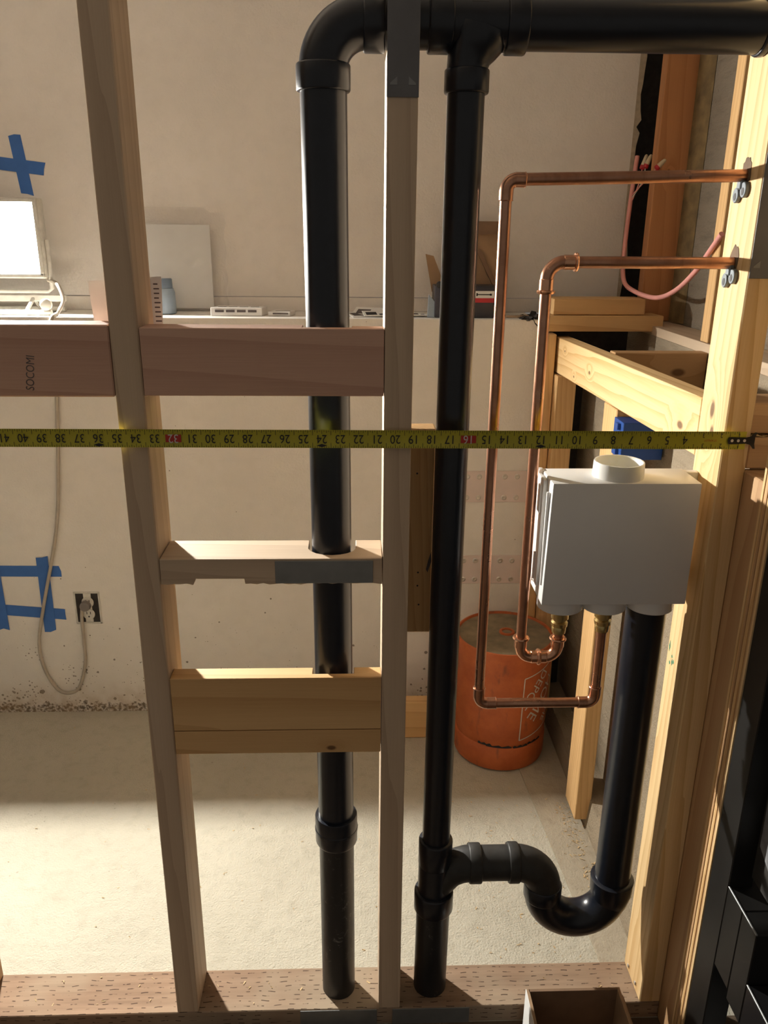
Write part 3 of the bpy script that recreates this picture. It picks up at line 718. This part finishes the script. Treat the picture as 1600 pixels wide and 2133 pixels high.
# printed sign, wrapped round the shell, upside down
def wrap(vf, a_c, z_c, off=.03):
    v, f = vf; out = []
    for (u, h) in v:
        r = brad(z_c + h) + off; a = math.radians(a_c) + u / r
        out.append((BX + r * math.cos(a), BY + r * math.sin(a), BZ + z_c + h))
    return out, f
def sub_quad(p, q, wdt, n=10):
    (x0, y0), (x1, y1) = p, q; L = math.hypot(x1 - x0, y1 - y0); nx_, ny_ = -(y1 - y0) / L * wdt / 2, (x1 - x0) / L * wdt / 2
    V = []; F = []
    for i in range(n + 1):
        t = i / n; x, y = x0 + (x1 - x0) * t, y0 + (y1 - y0) * t
        V += [(x - nx_, y - ny_), (x + nx_, y + ny_)]
    for i in range(n): F.append((2 * i, 2 * i + 2, 2 * i + 3, 2 * i + 1))
    return V, F
sq = [(-2.3, 3.2), (2.6, 4.3), (2.6, -3.2), (-2.3, -4.2)]
lab = [wrap(sub_quad(sq[i], sq[(i + 1) % 4], .12), -48, 7.9) for i in range(4)]
def wtext(s, u, h, size):
    v, f = glyph(s); ang = math.radians(180 + 52); c, sn = math.cos(ang), math.sin(ang)
    return wrap(([(u + (p[0] * c - p[1] * sn) * size, h + (p[0] * sn + p[1] * c) * size) for p in v], f), -48, 7.9)
lab += [wtext('THE', 1.5, -1.9, 1.3), wtext('HOME', .4, .2, 1.9), wtext('DEPOT', -.9, 1.6, 1.5)]
tag(add('printed_sign', cat(*lab), M['dirtw'], parent=bk), 'white outlined square with slanting letters, upside down')
# scrap board on the floor by the wall
board('floor_board', 'short board lying on edge on the floor beside the orange bucket', 1.0, 9.6, 34.9, 36.4, .02, 4.6, wd('honey', 'X'), 'board')

# flood lamp
fl_ = thing('flood_lamp', 'glaring white LED flood lamp on a low stand on the ledge', 'lamp', (-37, 44.5, 45.7))
add('housing', box(-42.2, -31.7, 44.35, 46.0, 49.2, 57.0, .3, 2), M['dirtw'], parent=fl_, smooth=True)
add('bezel', cat(box(-42.1, -31.8, 43.95, 44.4, 56.5, 56.9, .08), box(-42.1, -31.8, 43.95, 44.4, 49.3, 49.75, .08), box(-42.1, -41.7, 43.95, 44.4, 49.5, 56.7, .08), box(-32.2, -31.8, 43.95, 44.4, 49.5, 56.7, .08)), M['dirtw'], parent=fl_)
gl = add('glass', box(-41.75, -32.15, 44.1, 44.36, 49.7, 56.55), M['glow'], parent=fl_); gl['label'] = 'glowing front glass'
cp_ = add('led_chip', box(-38.3, -35.9, 44.02, 44.09, 52.5, 54.3), M['chip'], parent=gl); cp_['label'] = 'blinding LED chip'
add('bracket', tube([(-31.5, 45.0, 53.0), (-31.5, 45.0, 48.2), (-31.9, 45.0, 47.9), (-42.0, 45.0, 47.9), (-42.4, 45.0, 48.2), (-42.4, 45.0, 53.0)], .22, 10), M['dirtw'], parent=fl_, smooth=True)
add('base_bar', tube([(-43.5, 42.4, 46.0), (-30.9, 42.4, 46.0)], .28, 10), M['dirtw'], parent=fl_, smooth=True)
add('base_bar', tube([(-43.5, 46.6, 46.0), (-30.9, 46.6, 46.0)], .28, 10), M['dirtw'], parent=fl_, smooth=True)
add('cross_bar', box(-43.0, -30.2, 44.7, 45.3, 46.9, 47.6, .1), M['dirtw'], parent=fl_)
for bx_ in (-40.5, -33.5): add('leg', tube([(bx_, 42.4, 46.0), (bx_, 45.0, 47.3), (bx_, 46.6, 46.0)], .2, 8), M['dirtw'], parent=fl_, smooth=True)
add('knob', lathe([(.3, 0), (.55, -.05), (.6, -.5), (.4, -.6)], (-31.4, 42.75, 46.8), 16, 'Y'), M['dirtw'], parent=fl_, smooth=True)
crd = add('power_cord', tube(spline([(-31.9, 45.3, 49.0), (-30.6, 44.0, 48.7), (-29.9, 43.2, 47.2), (-30.2, 42.0, 46.0), (-30.5, 40.75, 45.4), (-30.7, 40.72, 42), (-30.86, 40.72, 37.7), (-31.8, 40.72, 28.6), (-32.6, 40.72, 23.5), (-33.7, 40.72, 19.2), (-35.3, 40.66, 13.5), (-36.3, 40.7, 9.1), (-36.0, 40.7, 5.6), (-34.6, 40.7, 2.95), (-32.6, 40.7, 3.2), (-31.4, 40.7, 6.5), (-31.2, 40.7, 9.5), (-31.1, 40.6, 12.2), (-30.9, 40.45, 13.6)], 8), .19, 10), M['cord'], parent=fl_, smooth=True)
crd['label'] = 'beige cord hanging in a loop to the outlet'
pl = add('plug', lathe([(.3, 0), (.55, .1), (.6, .6), (.5, .75)], (-30.5, 40.1, 14.0), 16, 'Y'), plain('grey_plug', (.20, .18, .17), .5), parent=fl_, smooth=True)

# outlet in a bare opening
ot = thing('wall_outlet', 'uncovered electrical outlet low on the stem wall with the plug', 'outlet', (-30.3, 40.95, 11.7))
add('opening', box(-31.65, -29.15, 40.97, 40.999, 11.75, 15.4), M['dark'], parent=ot)
fr = [(-31.85, 11.6, -28.95, 11.8), (-31.85, 15.35, -28.95, 15.55), (-31.85, 11.6, -31.65, 15.5), (-29.15, 11.6, -28.95, 15.5)]
add('ragged_edge', cat(*[box(a, c, 40.9, 41.0, b, d, .03) for a, b, c, d in fr]), M['dirtw'], parent=ot)
yk = add('yoke', box(-30.75, -29.9, 40.86, 40.97, 11.85, 15.35, .03), M['dirtw'], parent=ot)
for zz_ in (12.85, 14.3):
    fc = add('receptacle', lathe([(.66, 0), (.68, -.06), (.64, -.12)], (-30.3, 40.87, zz_), 20, 'Y'), M['dirtw'], parent=ot, smooth=True)
    for sx_ in (-.2, .2): add('slot', box(-30.3 + sx_ - .04, -30.3 + sx_ + .04, 40.735, 40.76, zz_ + .02, zz_ + .32), M['ink'], parent=fc)
    add('ground_hole', lathe([(.1, 0), (.1, -.02)], (-30.3, 40.755, zz_ - .28), 10, 'Y'), M['ink'], parent=fc)
# blue masking tape
def strip_(p, q, wdt, y, n=6):
    (x0, z0_), (x1, z1_) = p, q; L = math.hypot(x1 - x0, z1_ - z0_); ux, uz = (x1 - x0) / L, (z1_ - z0_) / L; nx_, nz_ = -uz * wdt / 2, ux * wdt / 2
    rg = random.Random(int(x0 * 10 + z0_)); e0 = [rg.uniform(-.25, .25) for _ in range(3)]; e1 = [rg.uniform(-.25, .25) for _ in range(3)]
    pts = [(x0 + ux * e0[0] - nx_, z0_ + uz * e0[0] - nz_), (x1 + ux * e1[0] - nx_, z1_ + uz * e1[0] - nz_), (x1 + ux * e1[1], z1_ + uz * e1[1]), (x1 + ux * e1[2] + nx_, z1_ + uz * e1[2] + nz_), (x0 + ux * e0[2] + nx_, z0_ + uz * e0[2] + nz_), (x0 + ux * e0[1], z0_ + uz * e0[1])]
    return prism(pts, 'Y', y - .025, y)
tc = thing('masking_tape', 'blue tape cross on the drywall above the flood lamp', 'tape', (-34.7, 48.95, 57), 'blue tape marks')
add('strip', strip_((-34.9, 63.1), (-34.3, 57.4), 1.25, 48.99), M['btape'], parent=tc)
add('strip', strip_((-38.5, 60.6), (-32.3, 59.9), 1.25, 48.96), M['btape'], parent=tc)
th = thing('masking_tape', 'blue tape grid low on the stem wall beside the cord', 'tape', (-36, 40.95, 10.6), 'blue tape marks')
for i, (p, q) in enumerate((((-42, 18.15), (-33.0, 18.05)), ((-42, 13.6), (-32.8, 12.75)), ((-34.75, 19.9), (-34.9, 10.7)), ((-40.2, 20.0), (-40.1, 11.0)))):
    add('strip', strip_(p, q, 1.3, 40.99 - .03 * (i % 4)), M['btape'], parent=th)

# ledge things
LZ = 45.72
bg_ = thing('plastic_bag', 'clear crinkled plastic bag with a white board leaning on the drywall', 'bag', (-19, 47.6, LZ))
add('card', box(-22.6, -15.4, 47.9, 48.1, LZ + .3, 54.6, .03), M['paper'], parent=bg_, rot=None)
V, F = [], []
for i in range(15):
    for j in range(15):
        x = -23.2 + 9.4 * i / 14; z = LZ + 10.6 * j / 14
        V.append((x + .12 * math.sin(j * 1.7), 47.35 + .22 * math.sin(i * 2.3 + j * 1.1) * math.cos(j * .9) + .4 * (j / 14), z - (.5 if (j == 14 and i > 11) else 0)))
for i in range(14):
    for j in range(14):
        a = i * 15 + j; F.append((a, a + 15, a + 16, a + 1))
add('film', (V, F), M['bag'], parent=bg_, smooth=True)
bt = thing('bottle', 'small blue-grey bottle standing in front of the plastic bag', 'bottle', (-19.9, 45, LZ))
add('body', lathe([(.9, 0), (1.05, .08), (1.0, 2.2), (.85, 2.6)], (-19.9, 45, LZ), 20), M['greyblue'], parent=bt, smooth=True)
add('cap', lathe([(.75, 0), (.8, .05), (.78, .9), (.7, 1.0)], (-19.9, 45, LZ + 2.58), 20), plain('slate_cap', (.2, .27, .36), .4), parent=bt, smooth=True)
pp = thing('paper_sheet', 'white printed paper sheet tucked behind the left stud', 'paper', (-12.7, 3.6, 46.5))
add('sheet', prism([(-14.5, 46.5), (-10.95, 46.5), (-10.72, 51.75), (-14.75, 51.5)], 'Y', 3.54, 3.58), M['paper'], parent=pp)
ln_ = [box(-11.2, -10.86 - random.uniform(0, .12), 3.528, 3.539, 51.3 - i * .25, 51.37 - i * .25) for i in range(9)]
add('print_lines', cat(*ln_), M['fade'], parent=pp)
def plate_stack(label, x0, x1, y, z, slots, h, rz):
    s = thing('vent_cover', label, 'cover', ((x0 + x1) / 2, y, z), 'white louvred covers on the ledge')
    add('frame', prism([(x0, y - 1.1), (x1 - .4, y - 1.3), (x1, y + .6), (x0 + .5, y + 1.1)], 'Z', z, z + h, .05), M['white'], parent=s)
    for i in range(slots):
        x = x0 + .5 + (x1 - x0 - 1.2) * i / slots
        add('slot', box(x, x + (x1 - x0) / slots * .62, y - 1.32, y - 1.05, z + h * .45, z + h * .72), M['fade'], parent=s)
        add('slot', box(x + .2, x + .2 + (x1 - x0) / slots * .6, y - .5, y - .25, z + h - .02, z + h + .015), M['fade'], parent=s)
    return s
plate_stack('larger white louvred cover on the ledge left of the black pipe', -15.0, -9.3, 44.2, LZ, 4, .85, 0)
plate_stack('small white louvred cover touching the left black pipe', -9.1, -6.4, 44.3, LZ, 2, .45, 0)
for i, (x, y, rz, w_, l_, lab_) in enumerate(((.6, 44.0, .5, 3.2, 2.2, 'lowest white leaflet fanned on the ledge left of the middle stud'), (1.2, 44.2, -.35, 3.0, 1.8, 'tilted leaflet lying across the others on the ledge'), (1.9, 43.0, .25, 2.4, 1.2, 'leaflet with a black square at the ledge front'), (6.3, 43.6, .1, 2.0, 1.6, 'white leaflet right of the middle stud beside the dark case'))):
    t = thing('leaflet', lab_, 'leaflet', (x, y, LZ + .06 * i), 'leaflets on the ledge')
    ti_ = math.radians([8, 22, 20, 4][i]); t.rotation_euler = (ti_, 0, rz); t.location.z += math.sin(ti_) * l_ / 2 * IN
    def loc_(vf): return [(p[0] + x, p[1] + y, p[2] + LZ + .06 * i) for p in vf[0]], vf[1]
    add('sheet', loc_(box(-w_ / 2, w_ / 2, -l_ / 2, l_ / 2, 0, .04)), M['paper'], parent=t)
    add('print', loc_(cat(box(-w_ * .38, w_ * .1, -l_ * .3, l_ * .25, .041, .048), box(w_ * .2, w_ * .4, -l_ * .35, -l_ * .1, .041, .048))), M['fade'] if i != 2 else M['ink'], parent=t)
# dark case with label and open cardboard carton
cs = thing('tool_case', 'dark case with a red and white label on the ledge behind the black vent', 'case', (11.3, 44, LZ))
add('base', box(8.1, 14.5, 42.4, 45.6, LZ, LZ + 3.2, .12, 2), plain('dark_navy_plastic', (.035, .035, .05), .4), parent=cs, smooth=True)
add('end_flap', prism([(7.4, LZ), (8.1, LZ), (8.1, LZ + 1.6), (7.5, LZ + 2.3)], 'Y', 42.6, 43.1), M['greyblue'], parent=cs)
lbl = add('label', box(12.1, 14.2, 42.36, 42.4, LZ + 1.55, LZ + 2.7), M['paper'], parent=cs)
add('red_band', box(12.1, 14.2, 42.345, 42.36, LZ + 1.55, LZ + 2.0), M['red'], parent=lbl)
add('bolt_picture', cat(box(12.4, 13.9, 42.345, 42.36, LZ + 2.3, LZ + 2.4), box(12.35, 12.5, 42.345, 42.36, LZ + 2.2, LZ + 2.5), box(13.75, 13.95, 42.345, 42.36, LZ + 2.25, LZ + 2.45)), M['ink'], parent=lbl)
add('latch', lathe([(.35, 0), (.35, -.15), (.2, -.2)], (8.55, 42.5, LZ + 3.3), 14, 'Y'), M['blackgl'], parent=cs, smooth=True)
ct = thing('cardboard_carton', 'brown open cardboard flap standing behind the dark case', 'carton', (12, 46, LZ))
add('back_panel', box(9.6, 14.9, 46.3, 46.5, LZ, 55.2), M['card'], parent=ct)
add('top_fold', box(9.6, 14.9, 46.05, 46.3, 53.9, 55.2), M['cardd'], parent=ct)
add('brace', prism([(12.6, 52.4), (13.1, 52.4), (15.2, 48.6), (14.8, 48.3)], 'Y', 45.75, 46.0), M['cardd'], parent=ct)
add('side_flap', prism([(7.35, 51.9), (8.2, 51.7), (9.7, 48.2), (9.3, 46.0), (8.1, 48.1)], 'Y', 46.15, 46.3), M['card'], parent=ct)
rg = thing('torn_felt', 'torn black felt at the broken end of the ledge', 'felt', (17.6, 43, 44.5))
V = []; F = []
for i in range(8):
    for j in range(5):
        V.append((16.9 + 2.0 * i / 7, 40.9 + 3.6 * j / 4, 45.78 + .22 * math.sin(i * 1.9 + j * 2.3) + (.3 if i > 5 else 0) - (1.2 * (i - 4) / 3 if (j == 0 and i > 4) else 0)))
for i in range(7):
    for j in range(4): a = i * 5 + j; F.append((a, a + 5, a + 6, a + 1))
n0 = len(V); V += [(x, y, z - .06) for x, y, z in V]; F += [tuple(n0 + k for k in f[::-1]) for f in F]
add('felt', (V, F), M['dark'], parent=rg)
tag(add('wood_splinter', prism([(15.6, 42.6), (18.2, 43.2), (18.3, 43.4), (15.7, 42.9)], 'Z', 45.75, 45.95), wd('grey', 'X')), 'thin wood splinter lying beside the torn black felt', 'splinter')

# ------------------------------------------------------------------ foreground right: carton and black rack
bx = thing('carton', 'open empty cardboard box in front of the bottom plate', 'box', (15, -4, 0))
CZ = 4.0
add('back_wall', box(12.0, 18.3, -1.05, -.85, 0, CZ), M['cardd'], parent=bx)
add('front_wall', box(12.0, 18.3, -7.2, -7.0, 0, CZ), M['cardd'], parent=bx)
add('side_wall', box(11.85, 12.05, -7.2, -.85, 0, CZ), M['card'], parent=bx)
add('side_wall', box(18.25, 18.45, -7.2, -.85, 0, CZ), M['card'], parent=bx)
add('side_wall', box(18.5, 18.66, -7.2, -1.15, 0, CZ - .4), M['card'], parent=bx)
add('bottom', box(12.05, 18.25, -7.0, -1.05, 0, .15), M['cardd'], parent=bx)
add('white_edge', box(11.80, 11.85, -7.2, -.85, .1, CZ), M['paper'], parent=bx)
rk = thing('metal_rack', 'black steel rack at the lower right beside the plywood strip', 'rack', (24, -7, 0))
add('upright', box(21.9, 23.4, -6.0, -3.82, 0, 60, .06), M['black'], parent=rk)
add('side_panel', box(23.2, 23.4, -22, -6.0, 18.5, 60), plain('dark_grey_panel', (.055, .052, .048), .35), parent=rk)
add('drawer_box', box(21.95, 30, -7.78, -5.4, 11.8, 17.75, .05), M['black'], parent=rk)
add('drawer_box', box(21.95, 30, -9.5, -7.82, 11.2, 17.75, .05), M['black'], parent=rk)
add('edge_highlight', box(21.93, 22.03, -9.5, -5.4, 17.72, 17.82, .02), M['steel'], parent=rk)  # light grey bar stands in for the highlight along the edge
add('lower_box', box(21.95, 30, -15, -9.55, 2, 14.2, .05), M['blackgl'], parent=rk)
add('edge_highlight', box(21.93, 22.03, -15, -9.55, 14.17, 14.27, .02), M['steel'], parent=rk)
add('base', box(22.2, 30, -9.4, -4.2, 0, 4.5, .1), M['black'], parent=rk)
add('plastic_sheen_patch', prism([(-6.3, 21), (-6.2, 25), (-7.0, 27.5), (-8.6, 26), (-9.5, 22), (-8.0, 20)], 'X', 23.15, 23.2), plain('grey_sheen_patch', (.34, .35, .37), .4, 0, .3, 30), parent=rk)  # pale plastic patch, the panel's shine put into its colour
sh = thing('label_sheet', 'white sheet lying in the black rack at the bottom right corner', 'paper', (24, -8, 4.55))
add('sheet', box(22.3, 27, -9.3, -6.3, 4.55, 4.6), M['paper'], parent=sh)
add('print_lines', cat(*[box(22.6, 26.5, -9.0 + i * .35, -8.9 + i * .35, 4.601, 4.606) for i in range(6)]), M['fade'], parent=sh)

# ------------------------------------------------------------------ sawdust and shavings
V, F = [], []
rg = random.Random(11)
def flake(x, y, z, s):
    a = rg.uniform(0, 6.28); n = len(V); l = s * rg.uniform(.6, 1.8); wdt = s * rg.uniform(.2, .6)
    c, sn = math.cos(a), math.sin(a); dz = rg.uniform(.02, .12)
    for (u, h, q) in ((-l, -wdt, 0), (l, -wdt, dz), (l, wdt, dz * .5), (-l, wdt, .02)):
        V.append((x + u * c - h * sn, y + u * sn + h * c, z + q + .02))
    F.append((n, n + 1, n + 2, n + 3))
for _ in range(130): flake(rg.gauss(20.8, .7), rg.uniform(11, 24), .12, .10)
for _ in range(90): flake(rg.uniform(8, 20), rg.uniform(5, 26), .0, .08)
for fx in [x for x in (rg.uniform(-26, 20) for _ in range(34)) if not (-3.2 < x < .4 or 3.6 < x < 7.2)]: flake(fx, rg.uniform(.3, 3.2), 1.5, .09)
for _ in range(60): flake(rg.uniform(-35, 2), rg.uniform(6, 38), .0, .08)
tag(add('sawdust', (V, F), M['shaving'], origin=(0, 10, 0)), 'loose sawdust and wood shavings on floor and plate', 'sawdust', kind='stuff')
V, F = [], []
for _ in range(60): flake(rg.uniform(22.0, 23.2), rg.uniform(.2, 1.6), 43.5, .17)
tag(add('wood_shavings', (V, F), M['shaving']), 'curled wood shavings lodged between the blocks beside the tape hook', 'shavings', kind='stuff')
